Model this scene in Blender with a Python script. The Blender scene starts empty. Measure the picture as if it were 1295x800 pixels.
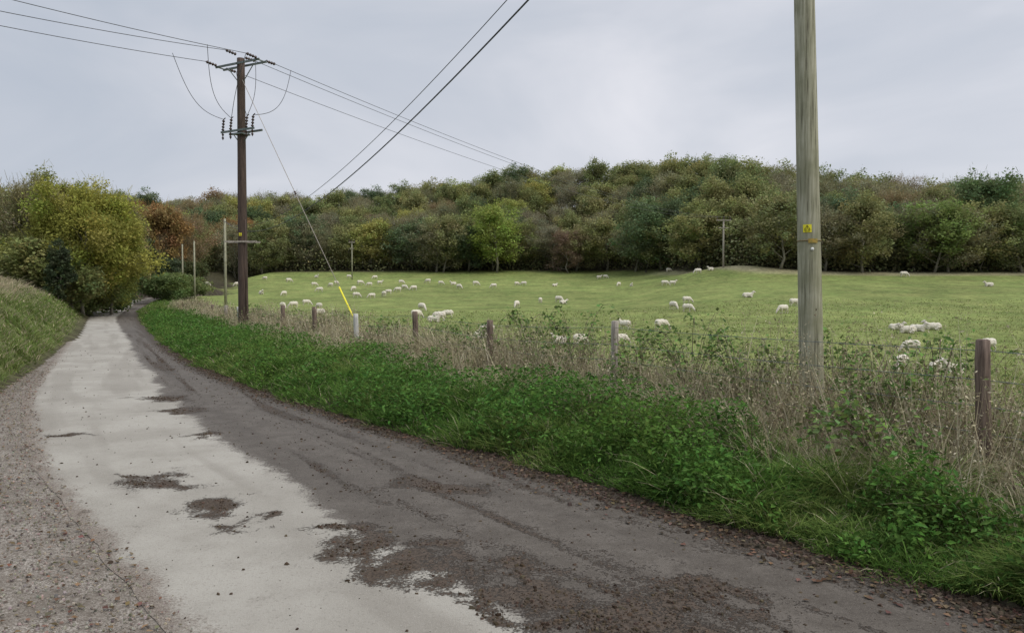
import bpy, bmesh, math, random
import numpy as np
from mathutils import Vector, Matrix
rng=np.random.default_rng(7); random.seed(7)
F=930.; HZ=375.; EYE=1.6
scene=bpy.context.scene
COL=scene.collection
scene.view_settings.view_transform='Standard'
scene.view_settings.look='None'
scene.view_settings.exposure=0

# ---------------------------------------------------------------- helpers
def _h(ix,iy,s):
    n=(ix.astype(np.int64)*374761393+iy.astype(np.int64)*668265263+s*1442695041)&0xffffffff
    n=((n^(n>>13))*1274126177)&0xffffffff
    return ((n^(n>>16))&0xffff)/65535.
def vn(x,y,s=0):
    x=np.asarray(x,float);y=np.asarray(y,float)
    ix=np.floor(x);iy=np.floor(y);fx=x-ix;fy=y-iy
    fx=fx*fx*(3-2*fx);fy=fy*fy*(3-2*fy)
    a=_h(ix,iy,s);b=_h(ix+1,iy,s);c=_h(ix,iy+1,s);d=_h(ix+1,iy+1,s)
    return (a*(1-fx)+b*fx)*(1-fy)+(c*(1-fx)+d*fx)*fy
def fbm(x,y,s=0,o=3):
    r=0;a=.5;t=0
    for i in range(o):
        r=r+a*vn(np.asarray(x)*2**i,np.asarray(y)*2**i,s+i*17);t+=a;a*=.5
    return r/t
def sm(t):
    t=np.clip(t,0,1);return t*t*(3-2*t)
def link(o):
    COL.objects.link(o);return o
def thing(o,label,cat,group=None,kind=None):
    o["label"]=label;o["category"]=cat
    if group:o["group"]=group
    if kind:o["kind"]=kind
    return o
def quad_mesh(name,V,Q,col=None,mat=None,smooth=False):
    V=np.ascontiguousarray(V,dtype=np.float32).reshape(-1,3);Q=np.ascontiguousarray(Q,dtype=np.int32).reshape(-1,4)
    me=bpy.data.meshes.new(name)
    me.vertices.add(len(V));me.vertices.foreach_set('co',V.ravel())
    me.loops.add(Q.size);me.loops.foreach_set('vertex_index',Q.ravel())
    me.polygons.add(len(Q));me.polygons.foreach_set('loop_start',np.arange(len(Q),dtype=np.int32)*4)
    if col is not None:
        c=np.ones((len(V),4),np.float32);c[:,:3]=np.asarray(col).reshape(-1,3)
        at=me.color_attributes.new('col','FLOAT_COLOR','POINT');at.data.foreach_set('color',c.ravel())
    me.polygons.foreach_set('use_smooth',np.full(len(Q),smooth))
    me.update(calc_edges=True)
    if mat:me.materials.append(mat)
    return me
class MB:
    def __init__(s):s.V=[];s.F=[];s.M=[]
    def tube(s,pts,rads,n=8,m=0,cap=True,flat=None,jit=0,axis=None):
        pts=[Vector(p) for p in pts];b=len(s.V);up=Vector((0,0,1))
        for i,p in enumerate(pts):
            d=(pts[min(i+1,len(pts)-1)]-pts[max(i-1,0)])
            if axis is not None:d=Vector(axis)
            d.normalize()
            u=d.cross(up)
            if u.length<1e-3 or abs(d.z)>.98:u=d.cross(Vector((0,1,0)))
            u.normalize();v=d.cross(u)
            for k in range(n):
                a=2*math.pi*k/n;r=rads[i]*(1+random.uniform(-jit,jit))
                s.V.append(tuple(p+u*math.cos(a)*r+v*math.sin(a)*r))
        for i in range(len(pts)-1):
            for k in range(n):
                k2=(k+1)%n
                s.F.append((b+i*n+k,b+i*n+k2,b+(i+1)*n+k2,b+(i+1)*n+k));s.M.append(m)
        if cap:
            s.F.append(tuple(b+k for k in range(n))[::-1]);s.M.append(m)
            e=b+(len(pts)-1)*n;s.F.append(tuple(e+k for k in range(n)));s.M.append(m)
    def box(s,c,sx,sy,sz,R=None,m=0):
        b=len(s.V);R=R or Matrix.Identity(3);c=Vector(c)
        for z in(-.5,.5):
            for x,y in((-.5,-.5),(.5,-.5),(.5,.5),(-.5,.5)):
                s.V.append(tuple(c+R@Vector((x*sx,y*sy,z*sz))))
        for f in((3,2,1,0),(4,5,6,7),(0,1,5,4),(1,2,6,5),(2,3,7,6),(3,0,4,7)):
            s.F.append(tuple(b+i for i in f));s.M.append(m)
    def mesh(s,name,mats,smooth=True):
        me=bpy.data.meshes.new(name);me.from_pydata(s.V,[],s.F)
        for m in mats:me.materials.append(m)
        me.polygons.foreach_set('material_index',s.M);me.polygons.foreach_set('use_smooth',[smooth]*len(s.F))
        me.update();return me
def obj(name,me,loc=(0,0,0),parent=None,label=None):
    o=bpy.data.objects.new(name,me);link(o);o.location=loc
    if parent:o.parent=parent
    if label:o["label"]=label
    return o

# ---------------------------------------------------------------- materials
def newmat(name):
    m=bpy.data.materials.new(name);m.use_nodes=True
    nt=m.node_tree;nt.nodes.clear();return m,nt,nt.nodes,nt.links
def N(nt,t,**k):
    n=nt.nodes.new(t)
    for a,b in k.items():
        if a.startswith('i_'):
            key=a[2:];key=int(key) if key.isdigit() else key.replace('_',' ')
            n.inputs[key].default_value=b
        else:setattr(n,a,b)
    return n
def mat_leaf(name,trans=.3,useobj=False):
    m,nt,ns,L=newmat(name)
    a=N(nt,'ShaderNodeAttribute',attribute_name='col')
    c=a.outputs['Color']
    if useobj:
        oi=N(nt,'ShaderNodeObjectInfo');mx=N(nt,'ShaderNodeMix',data_type='RGBA',blend_type='MULTIPLY')
        mx.inputs[0].default_value=1;L.new(c,mx.inputs[6]);L.new(oi.outputs['Color'],mx.inputs[7]);c=mx.outputs[2]
    p=N(nt,'ShaderNodeBsdfDiffuse');L.new(c,p.inputs['Color']);o=N(nt,'ShaderNodeOutputMaterial')
    if trans>0:
        t=N(nt,'ShaderNodeBsdfTranslucent');L.new(c,t.inputs['Color'])
        x=N(nt,'ShaderNodeMixShader');x.inputs[0].default_value=trans
        L.new(p.outputs[0],x.inputs[1]);L.new(t.outputs[0],x.inputs[2]);L.new(x.outputs[0],o.inputs[0])
    else:L.new(p.outputs[0],o.inputs[0])
    return m
def mat_noise(name,c1,c2,scale=(1,1,1),ns=5.,rough=.8,bump=.3,dist=.01,c3=None,detail=6,metal=0,patch=None):
    m,nt,_,L=newmat(name)
    tc=N(nt,'ShaderNodeTexCoord');mp=N(nt,'ShaderNodeMapping');mp.inputs['Scale'].default_value=scale
    L.new(tc.outputs['Object'],mp.inputs[0])
    n=N(nt,'ShaderNodeTexNoise',i_Scale=ns,i_Detail=float(detail),i_Roughness=.65);L.new(mp.outputs[0],n.inputs['Vector'])
    r=N(nt,'ShaderNodeValToRGB');r.color_ramp.elements[0].position=.33;r.color_ramp.elements[1].position=.66
    r.color_ramp.elements[0].color=(*c1,1);r.color_ramp.elements[1].color=(*c2,1)
    if c3:
        e=r.color_ramp.elements.new(.45);e.color=(*c3,1)
    L.new(n.outputs[0],r.inputs[0]);col=r.outputs[0]
    if patch:
        n2=N(nt,'ShaderNodeTexNoise',i_Scale=3.,i_Detail=5.);L.new(tc.outputs['Object'],n2.inputs['Vector'])
        mr=N(nt,'ShaderNodeMapRange');L.new(n2.outputs[0],mr.inputs[0]);mr.inputs[1].default_value=.45;mr.inputs[2].default_value=.65;mr.inputs[4].default_value=.65
        mx=N(nt,'ShaderNodeMix',data_type='RGBA');L.new(mr.outputs[0],mx.inputs[0]);L.new(col,mx.inputs[6]);mx.inputs[7].default_value=(*patch,1);col=mx.outputs[2]
    b=N(nt,'ShaderNodeBump',i_Strength=bump,i_Distance=dist);L.new(n.outputs[0],b.inputs['Height'])
    p=N(nt,'ShaderNodeBsdfPrincipled',i_Roughness=rough,i_Metallic=float(metal));p.inputs['Specular IOR Level'].default_value=.3
    L.new(col,p.inputs['Base Color']);L.new(b.outputs[0],p.inputs['Normal'])
    o=N(nt,'ShaderNodeOutputMaterial');L.new(p.outputs[0],o.inputs[0]);return m

M_grass=mat_leaf('grass_blade',.3)
M_leaf=mat_leaf('tree_leaf',.3,True)
M_dry=mat_leaf('dry_stalk',.2)
M_lit=mat_leaf('litter',0)
M_bark=mat_noise('bark',(.10,.09,.07),(.28,.26,.2),(1,1,.25),6,.9,.5,.05)
M_pole_d=mat_noise('creosoted_wood',(.03,.02,.016),(.10,.068,.052),(8,8,.5),3,.75,.4,.01)
M_pole_g=mat_noise('weathered_wood',(.11,.10,.07),(.45,.43,.33),(18,18,.8),2.6,.9,.8,.008,(.28,.27,.19),9,patch=(.20,.20,.12))
M_post_r=mat_noise('red_brown_wood',(.055,.038,.03),(.25,.185,.145),(14,14,1),3,.9,.8,.01)
M_post_g=mat_noise('grey_wood',(.17,.145,.12),(.47,.42,.36),(14,14,1),3,.9,.8,.01)
M_post_w=mat_noise('pale_wood',(.36,.35,.33),(.62,.61,.57),(14,14,1),3,.9,.5,.01)
M_steel=mat_noise('galvanised_steel',(.09,.11,.105),(.19,.21,.2),(1,1,1),9,.5,.1,.002,metal=.3)
M_wire=mat_noise('wire_metal',(.05,.05,.055),(.10,.10,.11),(1,1,1),9,.6,.0,.002)
M_black=mat_noise('black_rubber',(.008,.008,.009),(.02,.02,.022),(1,1,1),9,.5,.0,.002)
M_ceram=mat_noise('dark_glazed_ceramic',(.03,.015,.012),(.06,.035,.03),(1,1,1),9,.2,.0,.002)
M_yel=mat_noise('yellow_plastic',(.75,.66,.02),(.85,.76,.05),(1,1,1),9,.5,.0,.002)
M_orange=mat_noise('rusty_strap',(.14,.10,.05),(.28,.19,.08),(1,1,1),30,.6,.0,.002)
M_tag=mat_noise('rusty_tag',(.2,.2,.05),(.5,.28,.06),(1,1,1),40,.6,.0,.002)
M_white=mat_noise('white_tag',(.6,.6,.58),(.75,.75,.72),(1,1,1),20,.5,.0,.002)
M_wool=mat_noise('wool',(.50,.44,.34),(.78,.73,.62),(1,1,1),14,.95,.9,.03)
M_face=mat_noise('sheep_face',(.5,.44,.38),(.68,.62,.55),(1,1,1),10,.8,.1,.01)

# ---------------------------------------------------------------- terrain
RY=np.array([-30,-8,0,2.3,3.72,4.51,5.3,6.47,7.83,9.3,12.1,16.5,24.8,45,60,93,102,108,116,122,160.])
RX=np.array([27,11,5.2,3.5,2.45,1.82,1.2,.34,-.75,-1.95,-4.12,-7.06,-11.9,-22.8,-30.6,-45.2,-48.,-47.6,-44.,-48,-60.])
LY=np.array([-30,-8,0,3.5,4.58,5.6,7.26,9.6,12,17.5,29.8,45,60,93,104,112,119,122,160.])
LX=np.array([23,7.2,1.2,-1.68,-2.6,-3.5,-4.78,-6.4,-8.0,-11.05,-17.8,-26.2,-34.3,-49.4,-53.2,-53.,-49,-48.6,-60.6])
BY=np.array([-30,-8,0,4,8,11.9,17.5,30,45,60,93,104,112,119,122,160.])
BX=np.array([19,2,-2.8,-4.5,-6.6,-8.5,-11.3,-18.0,-26.4,-34.5,-49.6,-53.4,-53.2,-49.2,-48.8,-60.8])
def sinterp(y,Y,X):
    return (np.interp(y-.6,Y,X)+np.interp(y,Y,X)+np.interp(y+.6,Y,X))/3
XR=lambda y:sinterp(y,RY,RX)
XL=lambda y:sinterp(y,LY,LX)
XB=lambda y:sinterp(y,BY,BX)
ZR=lambda y:np.interp(y,[-30,38,60,93,130,160],[0,0,.35,1.0,2.1,3.])
def XF(y):
    y=np.asarray(y,float)
    return np.where(y<34,3.55-.56*(y-5.5),np.maximum(np.interp(y,[34,45,60,93,130,160],[-17.2,-23,-31,-46,-59,-70])+4.4,3.55-.56*(28.5)-.62*(y-34)))
ET_Y=np.array([6,12,20,30,45,70,90,120,165.]);ET_E=np.array([228,122,108,90,45,21,10,-7,-29.])
def kf(a,y):
    return 1+.4*sm((a-.1)/.25)*sm((y-30)/60)
def hillf(a):
    return np.interp(a,[-.8,-.3,-.1,0,.12,.25,.35,.5,.8],[.52,.58,.74,.9,1.02,.95,.7,.55,.45])
def zfield(x,y):
    yy=np.maximum(y,6.);a=np.clip(x/yy,-1,1)
    k=kf(a,yy);yc=np.minimum(yy,236/k);ye=yc*k
    e=np.interp(ye,ET_Y,ET_E)-84*hillf(a)*sm((ye-160)/75)
    z=EYE-e*yc/F
    z=z+1.1*np.exp(-((x-35)**2/120+(y-122)**2/60))
    return z
def terrain(x,y):
    x=np.asarray(x,float);y=np.asarray(y,float)
    zr=ZR(y);dr=(x-XR(y))*.83;dl=(XB(y)-x)*.83
    df=(x-XF(y))*.87
    zv=zr+.2*sm(dr/1.1)+.22*(fbm(x*1.1,y*1.1,5)-.5)*sm(dr/.8)
    w=sm((df-.3)/9.)
    zf=zfield(x,y)+.12*(fbm(x*.12,y*.12,9)-.5)*sm((df)/10)
    right=zv*(1-w)+zf*w
    d=np.maximum(dl,0)
    left=zr+2.4*(1-np.exp(-d/1.9))+.08*np.minimum(d,30)+.55*(fbm(x*.45,y*.45,3)-.5)*sm(d/1.5)
    w2=sm((y-85)/60)*sm(d/6)
    left=left*(1-w2)+zf*w2
    z=np.where(dr>0,right,np.where(dl>0,left,zr))
    inside=(dr<.05)&(dl<.05)
    return np.where(inside,z-.04,z)
def tz(x,y):return float(terrain(np.array([x]),np.array([y]))[0])
def rng_axis(segs):
    out=[]
    for a,b,s in segs:out.append(np.arange(a,b,s))
    return np.concatenate(out)
xs=rng_axis([(-600,-130,20),(-130,-50,2.5),(-50,-16,.5),(-16,12,.25),(12,45,.8),(45,130,2.5),(130,601,20)])
ys=rng_axis([(-40,-3,2),(-3,26,.25),(26,60,.6),(60,250,2.2),(250,901,25)])
GX,GY=np.meshgrid(xs,ys);gx=GX.ravel();gy=GY.ravel();gz=terrain(gx,gy)
nx=len(xs);ny=len(ys);ii=np.arange(nx*ny).reshape(ny,nx)
Q=np.stack([ii[:-1,:-1],ii[:-1,1:],ii[1:,1:],ii[1:,:-1]],-1).reshape(-1,4)
a_=gx/np.maximum(gy,6);ye=gy*kf(a_,gy)
df=(gx-XF(gy))*.87;dr=(gx-XR(gy))*.83;dl=(XB(gy)-gx)*.83
base=np.tile(np.array([.170,.200,.062]),(len(gx),1))
n1=fbm(gx*.07,gy*.07,31)[:,None];n2=fbm(gx*.5,gy*.5,41)[:,None]
base=base*(1+.4*(n1-.5))+ (n2-.5)*np.array([.09,.055,.03])
def mixc(base,c,w):
    w=np.clip(w,0,1)[:,None];return base*(1-w)+np.array(c)*w
base=mixc(base,(.30,.27,.16),sm((ye-158)/5)*(1-sm((ye-168)/3))*sm((a_-.15)/.1)*.95)
base=mixc(base,(.06,.052,.033),sm((ye-167+6*(fbm(gx*.2,gy*.2,8)-.5))/4))
base=mixc(base,(.075,.075,.037),(dr>0)*(df<.8)*1.)
base=mixc(base,(.12,.13,.05),(dl>0)*(gy<95)*1.)
base=mixc(base,(.05,.045,.025),(dl>0)*sm((gy-95)/10))
base=mixc(base,(.055,.042,.033),((dr<.45)&(dl<0))*1.)
def mat_ground():
    m,nt,_,L=newmat('ground_earth_grass')
    at=N(nt,'ShaderNodeAttribute',attribute_name='col');tc=N(nt,'ShaderNodeTexCoord')
    n=N(nt,'ShaderNodeTexNoise',i_Scale=1.6,i_Detail=8.,i_Roughness=.75);L.new(tc.outputs['Object'],n.inputs['Vector'])
    nb=N(nt,'ShaderNodeTexNoise',i_Scale=.22,i_Detail=5.,i_Roughness=.7);L.new(tc.outputs['Object'],nb.inputs['Vector'])
    r=N(nt,'ShaderNodeMapRange');r.inputs[1].default_value=.3;r.inputs[2].default_value=.7;r.inputs[3].default_value=.5;r.inputs[4].default_value=1.55
    L.new(n.outputs[0],r.inputs[0])
    r2=N(nt,'ShaderNodeMapRange');r2.inputs[1].default_value=.3;r2.inputs[2].default_value=.7;r2.inputs[3].default_value=.72;r2.inputs[4].default_value=1.28
    L.new(nb.outputs[0],r2.inputs[0])
    mu=N(nt,'ShaderNodeMath',operation='MULTIPLY');L.new(r.outputs[0],mu.inputs[0]);L.new(r2.outputs[0],mu.inputs[1])
    vm=N(nt,'ShaderNodeVectorMath',operation='SCALE');L.new(at.outputs['Color'],vm.inputs[0]);L.new(mu.outputs[0],vm.inputs['Scale'])
    b=N(nt,'ShaderNodeBump',i_Strength=.8,i_Distance=.12);L.new(n.outputs[0],b.inputs['Height'])
    p=N(nt,'ShaderNodeBsdfPrincipled',i_Roughness=.95);p.inputs['Specular IOR Level'].default_value=.1
    L.new(vm.outputs[0],p.inputs['Base Color']);L.new(b.outputs[0],p.inputs['Normal'])
    o=N(nt,'ShaderNodeOutputMaterial');L.new(p.outputs[0],o.inputs[0]);return m
g=obj('ground',quad_mesh('ground',np.stack([gx,gy,gz],1),Q,base,mat_ground(),True))
thing(g,'grassy sheep pasture rising to a wooded hill','ground',kind='structure')

# ---------------------------------------------------------------- road
def g2(px,py):
    Y=EYE*F/(py-HZ);return (px-647)/F*Y,Y
Bp=[(-30,28),(0,2.7),(3.6,-.03),(4.5,-.75),(5.95,-1.77),(7.44,-2.7),(10.6,-4.9),(18.6,-9.4),(30,-15.8),(50,-27),(93,-47.4),(160,-71)]
XD=lambda y:np.interp(y,[b[0] for b in Bp],[b[1] for b in Bp])
ell=[(190,614,50,8),(150,610,22,4),(258,638,34,11),(290,662,20,6),(345,656,12,3),(420,672,22,8),(470,690,50,12),(520,712,50,13),(570,735,50,12),(640,715,70,10),
 (600,768,36,9),(700,745,70,14),(770,765,70,18),(840,790,80,16),(700,790,50,8),(205,505,34,3),(225,520,24,2.5),(80,550,22,3),(560,618,60,7),(250,552,16,2),(560,690,40,7),(900,760,60,10)]
def mudmask(x,y):
    wx=x+.55*(fbm(x*2.2,y*2.2,101)-.5)+.25*(fbm(x*7,y*7,103)-.5);wy=y+.8*(fbm(x*2.2,y*2.2,102)-.5)+.35*(fbm(x*7,y*7,104)-.5)
    m=np.zeros_like(x)
    for cx,cy,rx,ry in ell:
        X0,Y0=g2(cx,cy);X1,_=g2(cx+rx,cy);_,Ya=g2(cx,cy-ry)
        sx=abs(X1-X0)*1.2;sy=abs(Ya-Y0)*1.2
        m=np.maximum(m,1.2-np.sqrt(((wx-X0)/sx)**2+((wy-Y0)/sy)**2)*.7)
    e=(XR(y)-x)*.8
    m=np.maximum(m,.95-e/.5)
    st=fbm((x-XD(y))*6.,y*.3,105,4)
    m=np.maximum(m,(st-.44)*2.8*sm((x-XD(y)+.2)/.5)*(.5+.7*fbm(x*.8,y*.4,106)))
    return np.clip(m,0,1.2)
rys=rng_axis([(-20,1,.5),(1,14,.05),(14,40,.25),(40,119,1.2)])
nu=80;us=np.linspace(0,1,nu)
YY,UU=np.meshgrid(rys,us,indexing='ij')
xl=XL(YY)+.16*(fbm(YY*1.6,YY*0,77,4)-.5)+0.0;xr=XR(YY)+.25*(fbm(YY*1.5,YY*0+3,78,4)-.5)+.15
XX=xl+(xr-xl)*UU
ZZ=ZR(YY)+.002+.008*fbm(XX*.7,YY*.7,55)*np.clip(UU*6,0,1)
ii=np.arange(nu*len(rys)).reshape(len(rys),nu)
Qr=np.stack([ii[:-1,:-1],ii[:-1,1:],ii[1:,1:],ii[1:,:-1]],-1).reshape(-1,4)
xx=XX.ravel();yy=YY.ravel()
wet=np.clip((xx-XD(yy)+.4*(fbm(xx*1.2,yy*.5,107)-.5))/.5+.5,0,1)
mud=mudmask(xx,yy)
track=np.clip(fbm((xx-XL(yy))*3.,yy*.3,108,4),0,1)
edge=np.clip(1-(xx-XL(yy))*.8/.34+.7*(fbm(xx*5,yy*5,109)-.5),0,1)
colr=np.stack([wet,mud,track],1)
me=quad_mesh('road',np.stack([xx,yy,ZZ.ravel()],1),Qr,colr,None,True)
c4=np.ones((len(xx),4),np.float32);c4[:,0]=edge;at_=me.color_attributes.new('edge','FLOAT_COLOR','POINT');at_.data.foreach_set('color',c4.ravel())
def mat_road():
    m,nt,_,L=newmat('worn_concrete_lane')
    at=N(nt,'ShaderNodeAttribute',attribute_name='col');sp=N(nt,'ShaderNodeSeparateColor');L.new(at.outputs['Color'],sp.inputs[0])
    at2=N(nt,'ShaderNodeAttribute',attribute_name='edge');sp2=N(nt,'ShaderNodeSeparateColor');L.new(at2.outputs['Color'],sp2.inputs[0])
    tc=N(nt,'ShaderNodeTexCoord');V=tc.outputs['Object']
    def noise(s,d,r=.6):
        n=N(nt,'ShaderNodeTexNoise',i_Scale=s,i_Detail=d,i_Roughness=r);L.new(V,n.inputs['Vector']);return n.outputs[0]
    def math_(op,a,b,clamp=False):
        n=N(nt,'ShaderNodeMath',operation=op,use_clamp=clamp)
        for i,v in enumerate((a,b)):
            if isinstance(v,(int,float)):n.inputs[i].default_value=v
            else:L.new(v,n.inputs[i])
        return n.outputs[0]
    def mr(v,a,b,c=0,d=1):
        n=N(nt,'ShaderNodeMapRange',interpolation_type='SMOOTHSTEP');L.new(v,n.inputs[0])
        for i,q in enumerate((a,b,c,d)):n.inputs[i+1].default_value=q
        return n.outputs[0]
    def mixrgb(f,a,b):
        n=N(nt,'ShaderNodeMix',data_type='RGBA')
        L.new(f,n.inputs[0])
        for i,v in((6,a),(7,b)):
            if isinstance(v,tuple):n.inputs[i].default_value=(*v,1)
            else:L.new(v,n.inputs[i])
        return n.outputs[2]
    n_lo=noise(.9,6.);n_mid=noise(4.,8.,.7);n_hi=noise(55.,5.,.75);n_v=noise(170.,2.)
    light=mixrgb(mr(n_lo,.35,.65),(.285,.262,.222),(.36,.335,.288))
    light=mixrgb(mr(sp.outputs[2],.48,.72,0,.5),light,(.22,.198,.165))
    light=mixrgb(mr(n_mid,.5,.75,0,.45),light,(.215,.19,.157))
    light=mixrgb(mr(n_hi,.52,.7,0,.55),light,(.15,.13,.108))
    light=mixrgb(mr(n_v,.55,.72,0,.5),light,(.50,.47,.42))
    dark=mixrgb(mr(n_mid,.35,.65),(.082,.068,.054),(.125,.107,.088))
    dark=mixrgb(mr(sp.outputs[2],.45,.65,0,.4),dark,(.066,.054,.043))
    dark=mixrgb(mr(n_hi,.5,.66,0,.75),dark,(.04,.031,.024))
    dark=mixrgb(mr(n_v,.55,.7,0,.45),dark,(.27,.24,.205))
    w=math_('ADD',sp.outputs[0],math_('MULTIPLY',math_('SUBTRACT',n_mid,.5),1.3))
    w=math_('ADD',w,math_('MULTIPLY',math_('SUBTRACT',n_hi,.5),.9))
    w=math_('ADD',w,math_('MULTIPLY',math_('SUBTRACT',n_lo,.5),.6))
    wf=mr(w,.32,.68)
    c=mixrgb(wf,light,dark)
    grv=mixrgb(mr(n_v,.4,.62),(.13,.103,.08),(.27,.232,.195))
    ev=math_('ADD',sp2.outputs[0],math_('MULTIPLY',math_('SUBTRACT',n_hi,.5),1.6))
    c=mixrgb(mr(ev,.4,.9),c,grv)
    mv=math_('ADD',sp.outputs[1],math_('MULTIPLY',math_('SUBTRACT',n_mid,.5),1.8))
    mv=math_('ADD',mv,math_('MULTIPLY',math_('SUBTRACT',n_hi,.5),2.1))
    mf=mr(mv,.5,.78)
    mudc=mixrgb(mr(n_hi,.35,.65),(.036,.026,.018),(.098,.072,.052))
    c=mixrgb(mf,c,mudc)
    h=math_('ADD',math_('MULTIPLY',n_hi,.4),math_('MULTIPLY',mf,.6))
    h=math_('ADD',h,math_('MULTIPLY',n_v,.3))
    b=N(nt,'ShaderNodeBump',i_Strength=1.,i_Distance=.014);L.new(h,b.inputs['Height'])
    p=N(nt,'ShaderNodeBsdfPrincipled');p.inputs['Specular IOR Level'].default_value=.22
    L.new(c,p.inputs['Base Color']);L.new(b.outputs[0],p.inputs['Normal'])
    L.new(mr(wf,0,1,.9,.7),p.inputs['Roughness'])
    o=N(nt,'ShaderNodeOutputMaterial');L.new(p.outputs[0],o.inputs[0]);return m
me.materials.append(mat_road())
r=obj('road',me)
thing(r,'narrow pale concrete country lane with wet muddy side','road',kind='structure')
gys=rng_axis([(-20,1,.5),(1,14,.1),(14,60,.6),(60,119,2)])
us=np.linspace(0,1,24);Yg,Ug=np.meshgrid(gys,us,indexing='ij')
xa=XB(Yg)-.12;xb=XL(Yg)+.5;Xg=xa+(xb-xa)*Ug
Zg=ZR(Yg)-.003+.02*(fbm(Xg*1.2,Yg*1.2,66)-.4)*np.clip(1-Ug*1.3,0,1)
ii=np.arange(24*len(gys)).reshape(len(gys),24)
Qg=np.stack([ii[:-1,:-1],ii[:-1,1:],ii[1:,1:],ii[1:,:-1]],-1).reshape(-1,4)
def mat_gravel():
    m,nt,_,L=newmat('crushed_gravel')
    tc=N(nt,'ShaderNodeTexCoord')
    v=N(nt,'ShaderNodeTexVoronoi',i_Scale=120.);L.new(tc.outputs['Object'],v.inputs['Vector'])
    n=N(nt,'ShaderNodeTexNoise',i_Scale=2.5,i_Detail=7.,i_Roughness=.65);L.new(tc.outputs['Object'],n.inputs['Vector'])
    sp=N(nt,'ShaderNodeSeparateColor');L.new(v.outputs['Color'],sp.inputs[0])
    r=N(nt,'ShaderNodeValToRGB');e=r.color_ramp.elements
    e[0].position=0;e[0].color=(.11,.088,.068,1);e[1].position=1;e[1].color=(.38,.34,.29,1)
    x=r.color_ramp.elements.new(.5);x.color=(.205,.175,.142,1)
    L.new(sp.outputs[0],r.inputs[0])
    mx=N(nt,'ShaderNodeMix',data_type='RGBA');mr=N(nt,'ShaderNodeMapRange');L.new(n.outputs[0],mr.inputs[0]);mr.inputs[1].default_value=.42;mr.inputs[2].default_value=.6;mr.inputs[4].default_value=.65
    L.new(mr.outputs[0],mx.inputs[0]);L.new(r.outputs[0],mx.inputs[6]);mx.inputs[7].default_value=(.118,.094,.07,1)
    b=N(nt,'ShaderNodeBump',i_Strength=.9,i_Distance=.006);b.invert=True;L.new(v.outputs['Distance'],b.inputs['Height'])
    p=N(nt,'ShaderNodeBsdfPrincipled',i_Roughness=.9);L.new(mx.outputs[2],p.inputs['Base Color']);L.new(b.outputs[0],p.inputs['Normal'])
    o=N(nt,'ShaderNodeOutputMaterial');L.new(p.outputs[0],o.inputs[0]);return m
o=obj('gravel_shoulder',quad_mesh('gravel_shoulder',np.stack([Xg.ravel(),Yg.ravel(),Zg.ravel()],1),Qg,None,mat_gravel(),True))
thing(o,'brown crushed gravel shoulder beside the lane','ground',kind='structure')

# ---------------------------------------------------------------- chunks (gravel, mud clods)
CUBE=np.array([[-1,-1,-1],[1,-1,-1],[1,1,-1],[-1,1,-1],[-1,-1,1],[1,-1,1],[1,1,1],[-1,1,1]],float)*.5
CQ=np.array([[3,2,1,0],[4,5,6,7],[0,1,5,4],[1,2,6,5],[2,3,7,6],[3,0,4,7]])
def chunks(P,s,col,flat=.6):
    n=len(P);v=CUBE[None]*(1+rng.uniform(-.45,.45,(n,8,3)))
    v=v*(s[:,None,None]*rng.uniform(.6,1.3,(n,1,3)));v[:,:,2]*=flat
    v[:,4:,:2]*=.6
    a=rng.uniform(0,6.28,n);c,si=np.cos(a)[:,None],np.sin(a)[:,None]
    x=v[:,:,0]*c-v[:,:,1]*si;y=v[:,:,0]*si+v[:,:,1]*c
    v=np.stack([x,y,v[:,:,2]],-1)+P[:,None,:]
    q=CQ[None]+(np.arange(n)*8)[:,None,None]
    return v.reshape(-1,3),q.reshape(-1,4),np.repeat(col,8,0)
def join(parts):
    V=[];Qs=[];C=[];o=0
    for v,q,c in parts:
        V.append(v);Qs.append(q+o);C.append(c);o+=len(v)
    return np.concatenate(V),np.concatenate(Qs),np.concatenate(C)
def jitcol(base,n,j=.25,hue=.08):
    b=np.tile(np.array(base,float),(n,1));return np.clip(b*(1+rng.uniform(-j,j,(n,1)))*(1+rng.uniform(-hue,hue,(n,3))),0.003,1)
def diamond(P,s,up=.5,asp=.55,r=None):
    r=r or rng
    n=len(P);nrm=r.normal(size=(n,3));nrm[:,2]=np.abs(nrm[:,2])+up*2;nrm/=np.linalg.norm(nrm,axis=1)[:,None]
    t=r.normal(size=(n,3));u=np.cross(nrm,t);u/=np.linalg.norm(u,axis=1)[:,None];w=np.cross(nrm,u)
    s=np.asarray(s)[:,None];k=s*.5
    v=np.stack([P-u*k,P+w*k*asp*1.0-u*k*.1+nrm*k*.2,P+u*k,P-w*k*asp-u*k*.1+nrm*k*.2],1)
    q=np.arange(n*4).reshape(n,4);return v.reshape(-1,3),q
cand=120000
Yc=np.exp(rng.uniform(np.log(3.2),np.log(22),cand));Xc=XL(Yc)+(XR(Yc)+.3-XL(Yc))*rng.uniform(0,1,cand)
mk=mudmask(Xc,Yc)+1.2*(fbm(Xc*4,Yc*4,91)-.5)
keep=(mk>rng.uniform(.6,1.3,cand))|(rng.uniform(0,1,cand)<np.where(Xc>XD(Yc),.02,.005))
Xc=Xc[keep][:28000];Yc=Yc[keep][:28000];n=len(Xc)
s=.0035+.02*rng.uniform(0,1,n)**4+.0004*Yc
P=np.stack([Xc,Yc,ZR(Yc)+.008],1)
A=chunks(P,s,jitcol((.072,.054,.039),n,.5))
n=7000;Yc=np.exp(rng.uniform(np.log(3.),np.log(25),n));off=rng.normal(0.02,.15,n);Xc=XR(Yc)+off
P=np.stack([Xc,Yc,np.maximum(terrain(Xc,Yc),ZR(Yc))+.012],1)
B=chunks(P,.008+.035*rng.uniform(0,1,n)**5,jitcol((.08,.062,.047),n,.5))
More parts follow.
